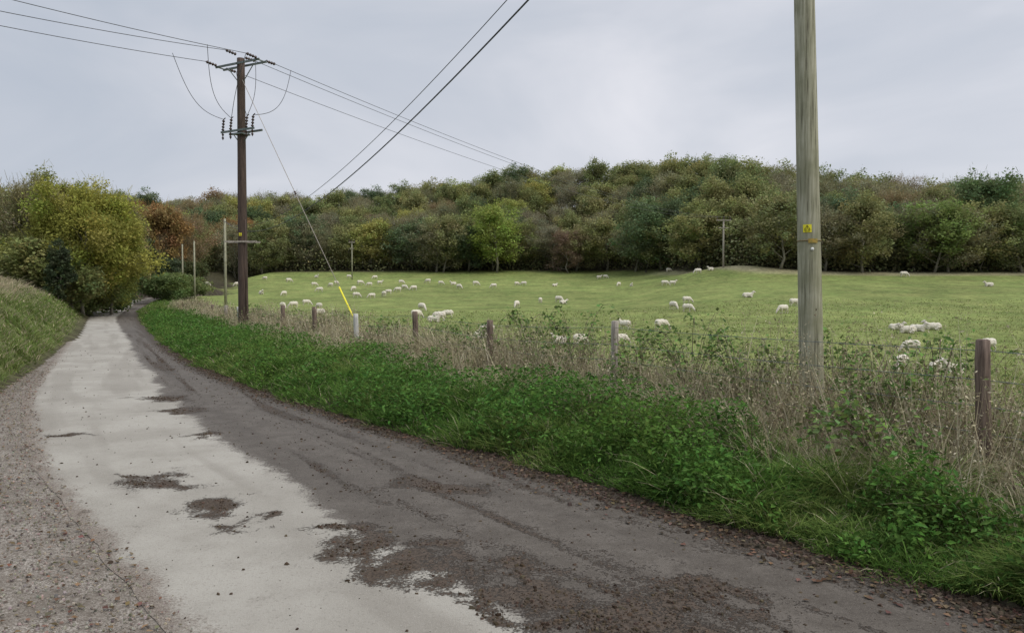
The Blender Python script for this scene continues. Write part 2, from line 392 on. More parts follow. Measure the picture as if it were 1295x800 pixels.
nl=3400;Yl=np.exp(rng.uniform(np.log(3.),np.log(25),nl));Xl=XR(Yl)+rng.normal(-.02,.24,nl)
P=np.stack([Xl,Yl,np.maximum(terrain(Xl,Yl),ZR(Yl))+.015],1);v,q=diamond(P,rng.uniform(.015,.05,nl),2.5,.7)
Lq=(v,q,np.repeat(jitcol((.11,.075,.05),nl,.6,.15),4,0))
V_,Q_,C_=join([A,B,Lq])
o=obj('mud_and_leaf_litter',quad_mesh('mud',V_,Q_,C_,M_lit));thing(o,'brown mud clods and leaf litter scattered on the lane','mud',kind='stuff')
n=24000;Yc=np.exp(rng.uniform(np.log(2.6),np.log(16),n));u=rng.uniform(0,1,n);Xc=XB(Yc)+(XL(Yc)+.05-XB(Yc))*u+np.abs(rng.normal(0,.09,n))*(u>.7)
ok=Xc>-.8*Yc;Xc=Xc[ok];Yc=Yc[ok];n=len(Xc)
P=np.stack([Xc,Yc,ZR(Yc)+.004],1)
cc=jitcol((.24,.208,.172),n,.5,.12);A=chunks(P,.004+.012*rng.uniform(0,1,n)**3,cc,.7)
nl=2000;Yl=np.exp(rng.uniform(np.log(2.8),np.log(18),nl));Xl=XB(Yl)+(XL(Yl)+.2-XB(Yl))*rng.uniform(0,1,nl)**.8
P=np.stack([Xl,Yl,ZR(Yl)+.012],1);v,q=diamond(P,rng.uniform(.015,.045,nl),2.,.7)
V_,Q_,C_=join([A,(v,q,np.repeat(jitcol((.14,.095,.06),nl,.6,.2),4,0))])
o=obj('gravel_stones',quad_mesh('stones',V_,Q_,C_,M_lit));thing(o,'loose grey-brown gravel chips and fallen leaves','gravel',kind='stuff')

# ---------------------------------------------------------------- grass blades
def blades(P,h,w,col,lean=.25,droop=.5,ang=None):
    n=len(P);h=np.asarray(h);w=np.asarray(w)
    a=rng.uniform(0,6.283,n) if ang is None else ang
    d=np.stack([np.cos(a),np.sin(a)],1);b=rng.uniform(0,6.283,n);sd=np.stack([np.cos(b),np.sin(b)],1)
    ln=lean*rng.uniform(.2,1.6,n);dp=droop*rng.uniform(.2,1.6,n)
    ts=np.array([0,.4,.75,1.]);ws=np.array([.8,1,.65,.1])
    V=np.zeros((n,4,2,3))
    for i,t in enumerate(ts):
        hor=(ln*t+dp*t*t)*h;zz=h*(t-.35*dp*t*t*t)
        cx=P[:,0]+d[:,0]*hor;cy=P[:,1]+d[:,1]*hor;cz=P[:,2]+zz
        for k,sg in enumerate((-.5,.5)):
            V[:,i,k,0]=cx+sd[:,0]*w*ws[i]*sg;V[:,i,k,1]=cy+sd[:,1]*w*ws[i]*sg;V[:,i,k,2]=cz
    base=(np.arange(n)*8)[:,None]
    q=np.concatenate([base+np.array([[2*i,2*i+1,2*i+3,2*i+2]]) for i in range(3)],1).reshape(-1,4)
    C=np.repeat(col,8,0)
    return V.reshape(-1,3),q,C
parts=[]
n=180000
Yv=np.exp(rng.uniform(np.log(2.4),np.log(95),n));D=(XF(Yv)-XR(Yv))
u=rng.uniform(0,1,n);Xv=XR(Yv)+.03+u*(D-.3)+.34*(vn(Yv*1.9,Yv*0,12)-.4)*np.clip(1-u*3,0,1)
ok=(Xv<.8*Yv+.6);Xv=Xv[ok];Yv=Yv[ok];u=u[ok];n=len(Xv)
cl=fbm(Xv*2.4,Yv*2.4,14);cl2=fbm(Xv*.7,Yv*.7,15)
h=(.07+.52*np.clip(cl-.12,0,1)**1.4)*rng.uniform(.5,1.25,n)*np.clip(.5+3*u,.45,1)
w=.0045*(1+Yv/7)*rng.uniform(.7,1.3,n)
green=np.array([.11,.20,.042]);yel=np.array([.22,.255,.08]);dk=np.array([.055,.115,.028]);tan=np.array([.42,.37,.24])
t1=np.clip((cl2-.36)/.25,0,1)[:,None];c=green*(1-t1*.6)+yel*t1*.6
t2=(rng.uniform(0,1,n)<.25)[:,None];c=np.where(t2,dk,c)
t3=(rng.uniform(0,1,n)<(.05+.65*np.clip((u-.55)/.4,0,1)))[:,None];c=np.where(t3,tan,c)
c=c*(1+rng.uniform(-.35,.35,(n,1)))
P=np.stack([Xv,Yv,terrain(Xv,Yv)-.01],1)
cang=6.283*vn(Xv*2.8,Yv*2.8,16)*2
ang=np.where(rng.uniform(0,1,n)<.55,cang+rng.normal(0,.5,n),rng.uniform(0,6.283,n));ang=np.where((u<.12)&(rng.uniform(0,1,n)<.5),rng.normal(math.pi+.6,.7,n),ang)
parts.append(blades(P,h,w,c,.32,.85,ang))
n=105000
Yv=np.exp(rng.uniform(np.log(2.4),np.log(50),n));D=(XF(Yv)-XR(Yv));u=rng.uniform(0.02,1,n)
Xv=XR(Yv)+.03+u*(D-.6)+.2*(vn(Yv*1.9,Yv*0,12)-.3);cl=fbm(Xv*1.5,Yv*1.5,24)
ok=(Xv<.8*Yv+.6)&(cl>.465+.06*rng.normal(size=n));Xv=Xv[ok];Yv=Yv[ok];cl=cl[ok];u=u[ok];n=len(Xv)
z=terrain(Xv,Yv)+np.clip((cl-.34)*1.7,.05,.45)*rng.uniform(.25,1.08,n)*np.clip(.5+3*u,.4,1)
v,q=diamond(np.stack([Xv,Yv,z],1),rng.uniform(.018,.058,n)*(1+Yv/25),.55,.5)
tint=fbm(Xv*.9+9,Yv*.9,33)[:,None];c=jitcol((.092,.182,.042),n,.5,.14)*(1.1-.35*tint)+np.array([.07,.06,.01])*np.clip(tint-.42,0,1)
parts.append((v,q,np.repeat(c,4,0)))
V_,Q_,C_=join(parts)
o=obj('verge_grass',quad_mesh('verge_grass',V_,Q_,C_,M_grass));thing(o,'lush green roadside grass and nettles','grass',kind='stuff')
n=90000
Yv=np.exp(rng.uniform(np.log(6),np.log(75),n));Xv=Yv*rng.uniform(-.55,.78,n)
ok=(Xv>XF(Yv)+.2);Xv=Xv[ok];Yv=Yv[ok];n=len(Xv);cl=fbm(Xv*.8,Yv*.8,44)
h=(.05+.13*cl)*rng.uniform(.6,1.3,n);w=.006*(1+Yv/7)*rng.uniform(.7,1.3,n)
c=jitcol((.205,.24,.082),n,.32,.08);t=(rng.uniform(0,1,n)<.27)[:,None];c=np.where(t,np.array([.35,.325,.18]),c)
o=obj('field_grass',quad_mesh('field_grass',*blades(np.stack([Xv,Yv,terrain(Xv,Yv)-.01],1),h,w,c,.4,.6),M_grass));thing(o,'short grazed pasture grass','grass',kind='stuff')
n=110000
Yv=np.exp(rng.uniform(np.log(9),np.log(90),n));d=rng.uniform(0,1,n)**1.2*(3+Yv*.16);Xv=XB(Yv)-d+.15*(vn(Yv*1.5,Yv*0,19))-.1
ok=(Xv>-.8*Yv);Xv=Xv[ok];Yv=Yv[ok];d=d[ok];n=len(Xv);cl=fbm(Xv*1.3,Yv*1.3,54)
tanp=np.clip((d-1.5)/1.2,0,1)*np.clip((cl-.28)*2.6,0,1.2)
h=(.04+.32*cl**1.5+.32*tanp*cl)*rng.uniform(.5,1.3,n);w=.005*(1+Yv/8)*rng.uniform(.7,1.4,n)
t=(rng.uniform(0,1,n)<tanp*.7+.16)[:,None]
c=jitcol((.155,.205,.06),n,.4,.1);c=np.where(t,jitcol((.42,.36,.24),n,.3,.05),c)
cang=6.283*vn(Xv*2.,Yv*2.,18)*2+rng.normal(0,.7,n)
o=obj('bank_grass',quad_mesh('bank_grass',*blades(np.stack([Xv,Yv,terrain(Xv,Yv)-.01],1),h,w,c,.35,.9,cang),M_grass));thing(o,'green and straw-coloured grass on the roadside bank','grass',kind='stuff')

# ---------------------------------------------------------------- dry weeds on the fence line
parts=[]
n=76000
Yv=np.exp(rng.uniform(np.log(3.6),np.log(70),n));off=np.where(rng.uniform(0,1,n)<.66,rng.normal(.3,.38,n),rng.normal(-.5,.36,n));off=np.clip(off,-1.4,1.4)
Xv=XF(Yv)+off;cl=fbm(Xv*1.1,Yv*1.1,64)
ok=(Xv<.82*Yv+.6)&(cl>.32);Xv=Xv[ok];Yv=Yv[ok];off=off[ok];cl=cl[ok];n=len(Xv)
h=(.2+.9*cl)*rng.uniform(.3,1.1,n)*np.where(off<.05,.7,1.)*np.clip(1.3+off*.5,.55,1);w=.003*(1+Yv/7)*rng.uniform(.7,1.3,n)
tn=np.array([[.54,.475,.32],[.40,.34,.22],[.62,.555,.40],[.23,.18,.125],[.20,.26,.085]])
c=tn[rng.choice(5,n,p=[.32,.22,.2,.11,.15])]*(1+rng.uniform(-.3,.3,(n,1)))
cang=6.283*vn(Xv*2.2,Yv*2.2,26)*2+rng.normal(0,.9,n)
P=np.stack([Xv,Yv,terrain(Xv,Yv)],1);parts.append(blades(P,h,w,c,.2,.5,cang))
n=34000
Yv=np.exp(rng.uniform(np.log(3.6),np.log(60),n));off=rng.normal(0.,.5,n);off=np.clip(off,-1.4,1.3);Xv=XF(Yv)+off;cl=fbm(Xv*1.4,Yv*1.4,164)
ok=cl>.44;Xv=Xv[ok];Yv=Yv[ok];cl=cl[ok];off=off[ok];n=len(Xv)
z=terrain(Xv,Yv)+(cl-.22)*1.5*rng.uniform(.1,1,n)*np.where(off<0,.7,1)
v,q=diamond(np.stack([Xv,Yv,z],1),rng.uniform(.02,.05,n)*(1+Yv/25),.2,.42)
pc=np.array([[.25,.195,.13],[.40,.34,.22],[.15,.22,.07],[.125,.185,.055],[.15,.115,.085]])
parts.append((v,q,np.repeat(pc[rng.choice(5,n,p=[.18,.24,.28,.18,.12])]*(1+rng.uniform(-.35,.35,(n,1))),4,0)))
n=5200
Yv=np.exp(rng.uniform(np.log(3.8),np.log(60),n));off=np.where(rng.uniform(0,1,n)<.72,rng.normal(.4,.35,n),rng.normal(-.4,.35,n));off=np.clip(off,-1.2,1.4);Xv=XF(Yv)+off
cl=fbm(Xv*.6+3,Yv*.6,74);h=(.48+.95*cl)*rng.uniform(.5,1.18,n)*np.where(off<0,.8,1.);P=np.stack([Xv,Yv,terrain(Xv,Yv)],1)
ang=rng.uniform(0,6.283,n);w=.0042*(1+Yv/10)
c=tn[rng.choice(4,n,p=[.32,.3,.18,.2])]*.85*(1+rng.uniform(-.3,.3,(n,1)))
bV,bQ,bC=blades(P,h,w,c,.18,.15,ang);parts.append((bV,bQ,bC))
bv=bV.reshape(n,4,2,3).mean(2)
for k in range(12):
    t=rng.uniform(.4,1.0,n);i=np.where(t<.75,1,2);lo=np.where(t<.75,.4,.75);f=((t-lo)/np.where(t<.75,.35,.25))[:,None]
    a=bv[np.arange(n),i];b=bv[np.arange(n),i+1];pp=a*(1-f)+b*f+rng.normal(0,.027,(n,3))*(1.3-t[:,None])*1.6
    v,q=diamond(pp,rng.uniform(.013,.032,n)*(1+Yv/22),.1,.4)
    cc=c*(.9+rng.uniform(-.35,.45,(n,1)));g_=(rng.uniform(0,1,n)<.14)[:,None];cc=np.where(g_,np.array([.16,.23,.07]),cc)
    parts.append((v,q,np.repeat(cc,4,0)))
V_,Q_,C_=join(parts)
o=obj('dry_weeds',quad_mesh('dry_weeds',V_,Q_,C_,M_dry));thing(o,'tall dead straw-coloured weeds and seed heads along the fence','weeds',kind='stuff')

# ---------------------------------------------------------------- brambles
def px2ground(px,py,y0=7.,y1=230.):
    Ys=np.linspace(y0,y1,6000);Xs=(px-647)/F*Ys
    pp=HZ-F*(terrain(Xs,Ys)-EYE)/Ys
    ok=np.where((pp<=py)&(Xs>XF(Ys)+.3))[0]
    i=ok[0] if len(ok) else -1
    return float(Xs[i]),float(Ys[i])
brpos=[(4.7,6.2,.85,.7),(3.5,7.9,.95,.7),(3.95,6.8,.9,.6),(2.5,7.9,.95,.7),(3.3,6.5,.75,.7),(2.15,8.8,1.15,.85),(1.6,9.6,.85,.7),(.95,10.9,1.15,.85),(.3,11.9,1.05,.8),(-.7,13.9,.85,.7),(-1.5,15.8,.85,.7),(-3.0,18.4,.8,.7),(-5.9,24.0,.8,.8),(2.9,5.7,.55,.7),(-9.2,29.3,.85,1.),(-12,33.6,.9,1.)]
for bi,(bx,by,bh,br) in enumerate(brpos):
    z0=tz(bx,by);e=bpy.data.objects.new('bramble_bush',None);link(e);e.location=(bx,by,z0)
    thing(e,'green leafy bramble arching over dead weeds','bush','brambles along the fence')
    mb=MB();Pn=[];
    for k in range(16):
        a=random.uniform(0,6.28);R=br*random.uniform(.4,1.);H=bh*random.uniform(.45,1.2);pts=[]
        for j in range(8):
            t=j/7;pts.append((math.cos(a)*R*t,math.sin(a)*R*t,H*(1-(1-1.5*t)**2)*.9+.05 if t<.9 else H*(1-(1-1.5*.9)**2)*.9-.05))
        pts[0]=(0,0,-.02);mb.tube(pts,[.005*(1-.7*i/7) for i in range(8)],4,cap=False)
        for j in range(36):
            t=random.uniform(.15,1)*7;i=min(int(t),6);f=t-i
            q=Vector(pts[i]).lerp(Vector(pts[i+1]),f)+Vector((random.gauss(0,.06),random.gauss(0,.06),random.gauss(0,.05)));Pn.append(q)
    Pn=np.array([tuple(p) for p in Pn]);v,q=diamond(Pn,rng.uniform(.025,.065,len(Pn))*(1+by/40),.4,.7)
    obj('cane',mb.mesh('cane',[M_post_r]),parent=e)
    obj('foliage',quad_mesh('foliage',v,q,np.repeat(jitcol((.14,.215,.065),len(Pn),.5,.18),4,0),M_grass),parent=e)

# ---------------------------------------------------------------- fence
fence=bpy.data.objects.new('field_fence',None);link(fence);fence.location=(3.55,5.5,tz(3.55,5.5))
thing(fence,'weathered wooden post and wire stock fence','fence')
FL=fence.location.copy()
posts=[(1248,430,5.5,.05,M_post_r),(775,406,9.5,.048,M_post_g),(618,405,12.5,.055,M_post_r),(526,394,15.4,.06,M_post_r),(451,397,19.,.065,M_post_w),(398,388,22.7,.075,M_post_r),(357,386,26.7,.08,M_post_r),(302,388,33.5,.085,M_post_w),(285,386,38,.09,M_post_g),(268,385,44,.09,M_post_r),(252,384,52,.1,M_post_g),(None,None,2.6,.06,M_post_g)]
tops=[]
for px,py,Y,r_,mt in posts:
    if px is None:X=float(XF(2.6));top=1.25
    else:X=(px-647)/F*Y;top=EYE-(py-HZ)/F*Y
    z0=tz(X,Y)-.2;mb=MB();nn=10;ln=random.uniform(-.05,.05);pts=[];rr=[]
    for i in range(nn):
        t=i/(nn-1);pts.append((ln*t*.8,random.uniform(-.004,.004),z0+(top-z0)*t-FL.z));rr.append(r_*(1.06-.1*t))
    pts.append((ln*.8,0,top+.008-FL.z));rr.append(r_*.65)
    mb.tube(pts,rr,12,jit=.07,axis=(0,0,1))
    obj('post',mb.mesh('post',[mt]),(X-FL.x,Y-FL.y,0),fence)
    tops.append((Y,X,top))
tops.sort()
for hh in(.08,.3,.5,.7,.88):
    mb=MB();pts=[]
    for a,b in zip(tops[:-1],tops[1:]):
        for j in range(5):
            t=j/4
            if j==4 and b is not tops[-1]:continue
            pts.append((a[1]*(1-t)+b[1]*t-FL.x,a[0]*(1-t)+b[0]*t-FL.y,(a[2]*(1-t)+b[2]*t)-hh-.02*math.sin(t*3.14)-FL.z))
    mb.tube(pts,[.0028]*len(pts),4,cap=False)
    obj('wire',mb.mesh('fwire',[M_steel]),parent=fence)

# ---------------------------------------------------------------- utility poles
def wire(name,label,p0,p1,sag,r,mat=M_wire,n=40,cat='wire',group=None):
    p0=Vector(p0);p1=Vector(p1);mb=MB();pts=[]
    for i in range(n+1):
        t=i/n;p=p0.lerp(p1,t)-p0;p.z-=4*sag*t*(1-t);pts.append(p)
    mb.tube(pts,[r]*(n+1),5)
    o=obj(name,mb.mesh(name,[mat]),p0);thing(o,label,cat,group);return o
def insul(mb,p,q,m,r=.055,k=5):
    p=Vector(p);q=Vector(q);pts=[];rr=[]
    for i in range(k):
        for t,f in((0,.4),(.3,1),(.5,.95),(.75,.4)):
            pts.append(p.lerp(q,(i+t)/k));rr.append(r*f)
    pts.append(q);rr.append(r*.3)
    ax=(q-p).normalized();mb.tube(pts,rr,10,m,axis=ax)
def add_ins(parent,p,q,r,k,name='insulator'):
    mb=MB();insul(mb,p,q,0,r,k);return obj(name,mb.mesh(name,[M_ceram]),parent=parent)
PX,PY=3.04,7.4;pz=tz(PX,PY)
PR=.121;PT=.0055
e=bpy.data.objects.new('utility_pole',None);link(e);e.location=(PX,PY,pz);thing(e,'weathered grey-green wooden utility pole beside the fence','utility pole')
lx=-.030
mb=MB();pts=[];rr=[]
for i in range(60):
    z=-.3+i*.15;pts.append((lx*z,0,z));rr.append(PR-PT*z)
mb.tube(pts,rr,40,jit=.005,axis=(0,0,1));obj('shaft',mb.mesh('shaft',[M_pole_g]),parent=e)
def polepoint(z,ang,off=.004):
    r=PR-PT*z+off;return Vector((lx*z+math.sin(ang)*r,-math.cos(ang)*r,z))
def curved_plate(mb,z,w,h,ang,off,m,nseg=6):
    r0=PR-PT*z;b=len(mb.V)
    for i in range(nseg+1):
        a=ang+(i/nseg-.5)*w/r0
        for zz in(z-h/2,z+h/2):
            mb.V.append(tuple(polepoint(zz,a,off)))
    for i in range(nseg):
        mb.F.append((b+2*i,b+2*i+2,b+2*i+3,b+2*i+1));mb.M.append(m)
zs=EYE+(375-289)/F*7.3-pz
fa=-.5
mb=MB();curved_plate(mb,zs,.078,.078,fa,.006,0);obj('warning_sign',mb.mesh('sign',[M_yel],False),parent=e,label='small yellow danger sign with black triangle')
par=e.children[-1]
def polyprint(polys,z,ang,off):
    mb=MB();
    for poly in polys:
        b=len(mb.V)
        for x,y in poly:mb.V.append(tuple(polepoint(z+y*.95,ang+x*.95/.12,off)))
        mb.F.append(tuple(range(b,b+len(poly))));mb.M.append(0)
    return mb.mesh('print',[M_black],False)
T=[(-.032,-.012),(.032,-.012),(0,.036)];I=[(-.024,-.007),(.024,-.007),(0,.028)]
pol=[[T[i],T[(i+1)%3],I[(i+1)%3],I[i]] for i in range(3)]
pol+=[[(-.002,.020),(.006,.020),(.0,.009),(-.006,.009)],[(-.001,.011),(.007,.011),(-.003,-.005)]]
pol+=[[(-.03,-.022),(.03,-.022),(.03,-.017),(-.03,-.017)],[(-.024,-.034),(.024,-.034),(.024,-.028),(-.024,-.028)]]
o=obj('warning_symbol',polyprint(pol,zs,fa,.009));o.parent=par
mb=MB();zb=EYE+(375-304)/F*7.3-pz
mb.tube([(lx*zb,0,zb-.004),(lx*zb,0,zb+.004)],[PR-.004,PR-.004],28,axis=(0,0,1));obj('strap',mb.mesh('strap',[M_orange]),parent=e)
mb=MB();curved_plate(mb,zb-.005,.085,.042,fa+.45,.008,0);obj('tag',mb.mesh('tag2',[M_tag],False),parent=e,label='small rusty orange and green tag')
mb=MB();zb=EYE+(375-315)/F*7.3-pz;c=polepoint(zb,-.12,.0);mb.tube([c,c+Vector((0,-.008,0))],[.018,.016],16,axis=(0,1,0));obj('tag',mb.mesh('tag',[M_white]),parent=e,label='small round pale number tag')

# big left pole
KX,KY=-11.33,31.;kz=tz(KX,KY);KT=EYE+(375-80)/F*31
FX,FY=35.,122.;fz=tz(FX,FY);FT=EYE+(375-277)/F*122
ld=Vector((FX-KX,FY-KY,0)).normalized();pd=Vector((ld.y,-ld.x,0))
e=bpy.data.objects.new('utility_pole',None);link(e);e.location=(KX,KY,kz);thing(e,'tall dark brown power pole with crossarms and insulators','utility pole')
Ht=KT-kz;mb=MB();mb.tube([(0,0,-.3+i*(Ht+.4)/14) for i in range(15)],[.205-.05*i/14 for i in range(15)],16,jit=.01,axis=(0,0,1));obj('shaft',mb.mesh('shaft2',[M_pole_d]),parent=e)
Rm=Matrix((( pd.x,ld.x,0),(pd.y,ld.y,0),(0,0,1)))
mb=MB()
mb.box((-ld*.2)+Vector((0,0,Ht-.15)),2.5,.05,.08,Rm);mb.box((ld*.2)+Vector((0,0,Ht-.15)),2.5,.05,.08,Rm)
for s_ in(-1,1):
    mb.tube([pd*s_*.75+Vector((0,0,Ht-.2)),Vector((0,0,Ht-.85))+pd*s_*.15],[.02,.02],6)
for u_ in(-1.15,0,1.15):mb.box(pd*u_+Vector((0,0,Ht-.15)),.05,.5,.04,Rm)
obj('crossarm',mb.mesh('arm',[M_steel],False),parent=e)
at_f=[];at_b=[]
for k_,u_ in enumerate((-1.15,0,1.15)):
    zc=Ht-.1+(.3 if u_==0 else 0)
    for sg,lst in((1,at_f),(-1,at_b)):
        p=pd*u_+ld*sg*.25+Vector((0,0,zc));q=pd*u_+ld*sg*.8+Vector((0,0,zc+.02));add_ins(e,p,q,.065,4);lst.append(Vector((KX,KY,kz))+q)
zl=EYE+(375-163)/F*31-kz
mb=MB();mb.box((-ld*.22)+Vector((0,0,zl-.15)),1.9,.06,.08,Rm);mb.box((ld*.22)+Vector((0,0,zl-.15)),1.9,.06,.08,Rm)
mb.box(Vector((0,0,zl-.28)),.5,.5,.06,Rm)
mb.tube([pd*.5+Vector((0,0,zl-.2)),Vector((0,0,zl-.75))],[.02,.02],6);mb.tube([pd*-.5+Vector((0,0,zl-.2)),Vector((0,0,zl-.75))],[.02,.02],6)
obj('equipment_arm',mb.mesh('arm2',[M_steel],False),parent=e)
eq=[]
for u_ in(-.85,-.4,.5,.85):
    mb=MB();p=pd*u_-ld*.22+Vector((0,0,zl-.1));q=p+Vector((0,0,.48))+pd*.06;insul(mb,p,q,0,.065,4);eq.append(q)
    mb.tube([q,q+pd*.1+Vector((0,0,.05))],[.02,.02],6)
    obj('fuse_switch',mb.mesh('fuse',[M_ceram]),parent=e)
    p=pd*u_-ld*.22+Vector((0,0,zl-.2));add_ins(e,p,p+Vector((0,0,-.28)),.05,2)
def jump(p,q,bow):
    mb=MB();pts=[]
    for i in range(15):
        t=i/14;pts.append(p.lerp(q,t)+bow*math.sin(t*math.pi))
    mb.tube(pts,[.012]*15,5);obj('jumper_cable',mb.mesh('jump',[M_wire]),parent=e)
jump(at_b[0]-e.location-ld*1.6+Vector((0,0,-.12)),eq[0],pd*-.2+Vector((0,0,-.55)))
jump(at_b[1]-e.location-ld*.9+Vector((0,0,-.05)),eq[1],pd*-.35+Vector((0,0,-.4)))
jump(at_b[2]-e.location,eq[1],pd*-.1)
jump(at_f[2]-e.location+ld*.9,eq[3],pd*.35+Vector((0,0,-.6)))
jump(at_f[1]-e.location,eq[2],pd*.2+Vector((0,0,-.2)))
jump(at_f[0]-e.location,eq[2],pd*.05+Vector((0,0,-.3)))
zz=EYE+(375-306)/F*31-kz
mb=MB();mb.box(Vector((0,-.2,zz)),1.35,.05,.07);mb.box(Vector((0,.2,zz)),1.35,.05,.07);mb.box(Vector((-.45,0,zz+.0)),.05,.38,.04);mb.box(Vector((.45,0,zz)),.05,.38,.04)
obj('climbing_guard',mb.mesh('guard',[M_post_g],False),parent=e)
mb=MB();mb.box(Vector((-.02,-.205,zz+.3)),.11,.012,.12);obj('warning_sign',mb.mesh('sg',[M_yel],False),parent=e,label='small yellow danger sign')
par=e.children[-1]
mb=MB();cc=Vector((-.02,-.2125,zz+.305))
def fl(poly):
    b=len(mb.V)
    for x,y in poly:mb.V.append((cc.x+x,cc.y,cc.z+y))
    mb.F.append(tuple(range(b,b+len(poly))));mb.M.append(0)
for q_ in pol:fl([(x*1.4,y*1.4) for x,y in q_])
obj('warning_symbol',mb.mesh('sym',[M_black],False),parent=par)
mb=MB();mb.tube([(.16,-.12,0),(.16,-.12,4.6)],[.03,.03],8);obj('cable_conduit',mb.mesh('cond',[M_pole_d]),parent=e)
AX,AY=(461-647)/F*23.,23.;az=tz(AX,AY)
p0=Vector((KX,KY,EYE+(375-100)/F*31));p1=Vector((AX,AY,az))
st_=bpy.data.objects.new('stay_wire',None);link(st_);st_.location=p1;thing(st_,'pole stay wire with bright yellow guard at its foot','stay wire')
d=(p0-p1);mb=MB();mb.tube([Vector((0,0,0)),d*.5,d],[.013]*3,6);obj('cable',mb.mesh('stay',[M_post_g]),parent=st_)
mb=MB();mb.tube([d*.0,d*.08,d*.165],[.028]*3,8);obj('guard_sleeve',mb.mesh('sleeve',[M_yel]),parent=st_)
add_ins(st_,d*.485,d*.5,.04,2)
def far_pole(X,Y,top,arm,r,mat,lab):
    z0=tz(X,Y);e=bpy.data.objects.new('utility_pole',None);link(e);e.location=(X,Y,z0);thing(e,lab,'utility pole')
    mb=MB();mb.tube([(0,0,-.3),(0,0,(top-z0)*.5),(0,0,top-z0)],[r,r*.9,r*.75],10,axis=(0,0,1));obj('shaft',mb.mesh('s',[mat]),parent=e)
    if arm:
        mb=MB();mb.box(Vector((0,-.1,top-z0-.25)),arm,.16,.16);obj('crossarm',mb.mesh('a',[M_post_g],False),parent=e)
        mb=MB();mb.box(Vector((0,-.1,top-z0-1.5)),arm*.7,.16,.12);obj('crossarm',mb.mesh('a',[M_post_g],False),parent=e)
        for u_ in(-.45,0,.45):
            p=Vector((u_*arm,-.1,top-z0-.16));add_ins(e,p,p+Vector((0,0,.5)),.12,2)
    return e
far_pole(FX,FY,FT,2.4,.17,M_post_g,'grey-brown wooden power pole with crossarm on a grassy mound')
far_pole((285-647)/F*62,62,EYE+(375-277)/F*62,0,.12,M_pole_g,'slim grey wooden pole at the field edge')
far_pole((246-647)/F*92,92,EYE+(375-305)/F*92,0,.12,M_pole_g,'slim grey wooden pole near the hedge')
far_pole((231-647)/F*108,108,EYE+(375-309)/F*108,0,.12,M_pole_g,'slim grey wooden pole near the lane bend')
far_pole((445-647)/F*150,150,EYE+(375-305)/F*150,1.2,.13,M_pole_g,'grey wooden pole in front of the wood')
back=Vector((KX,KY,0))-ld*62
def sagfit(p0,p1,px,py):
    best=None
    for i in range(1,400):
        t=i/400;p=p0.lerp(p1,t)
        if p.y<1:break
        x=647+F*p.x/p.y
        if best is None or abs(x-px)<best[0]:best=(abs(x-px),t,p)
    _,t,p=best;z=EYE+(HZ-py)/F*p.y
    return max(.2,(p.z-z)/(4*t*(1-t)))
for k_,u_ in enumerate((-1.15,0,1.15)):
    tgt=Vector((FX,FY,FT))+pd*u_*1.0+Vector((0,0,.3))
    wire('overhead_wire','thin power line strung between wooden poles',at_f[k_],tgt,1.7,.012,n=60,group='power lines')
    b=back+pd*u_*1.1+Vector((0,0,KT+.6+(.3 if k_==1 else 0)))
    wire('overhead_wire','thin power line strung between wooden poles',at_b[k_],b,sagfit(at_b[k_],b,0,(35,17,-1)[k_]),.012,n=60,group='power lines')
e0=Vector(((285-647)/F*62,62,EYE+(375-280)/F*62))
wire('overhead_cable','thick black service cable sagging across the lane',((700-647)/F*12,12,EYE+405/F*12),e0,2.2,.017,M_wire,50,group='service cables')
wire('overhead_cable','thin service cable sagging across the lane',((672-647)/F*14,14,EYE+405/F*14),e0+Vector((-.3,0,.1)),2.1,.010,M_wire,50,group='service cables')

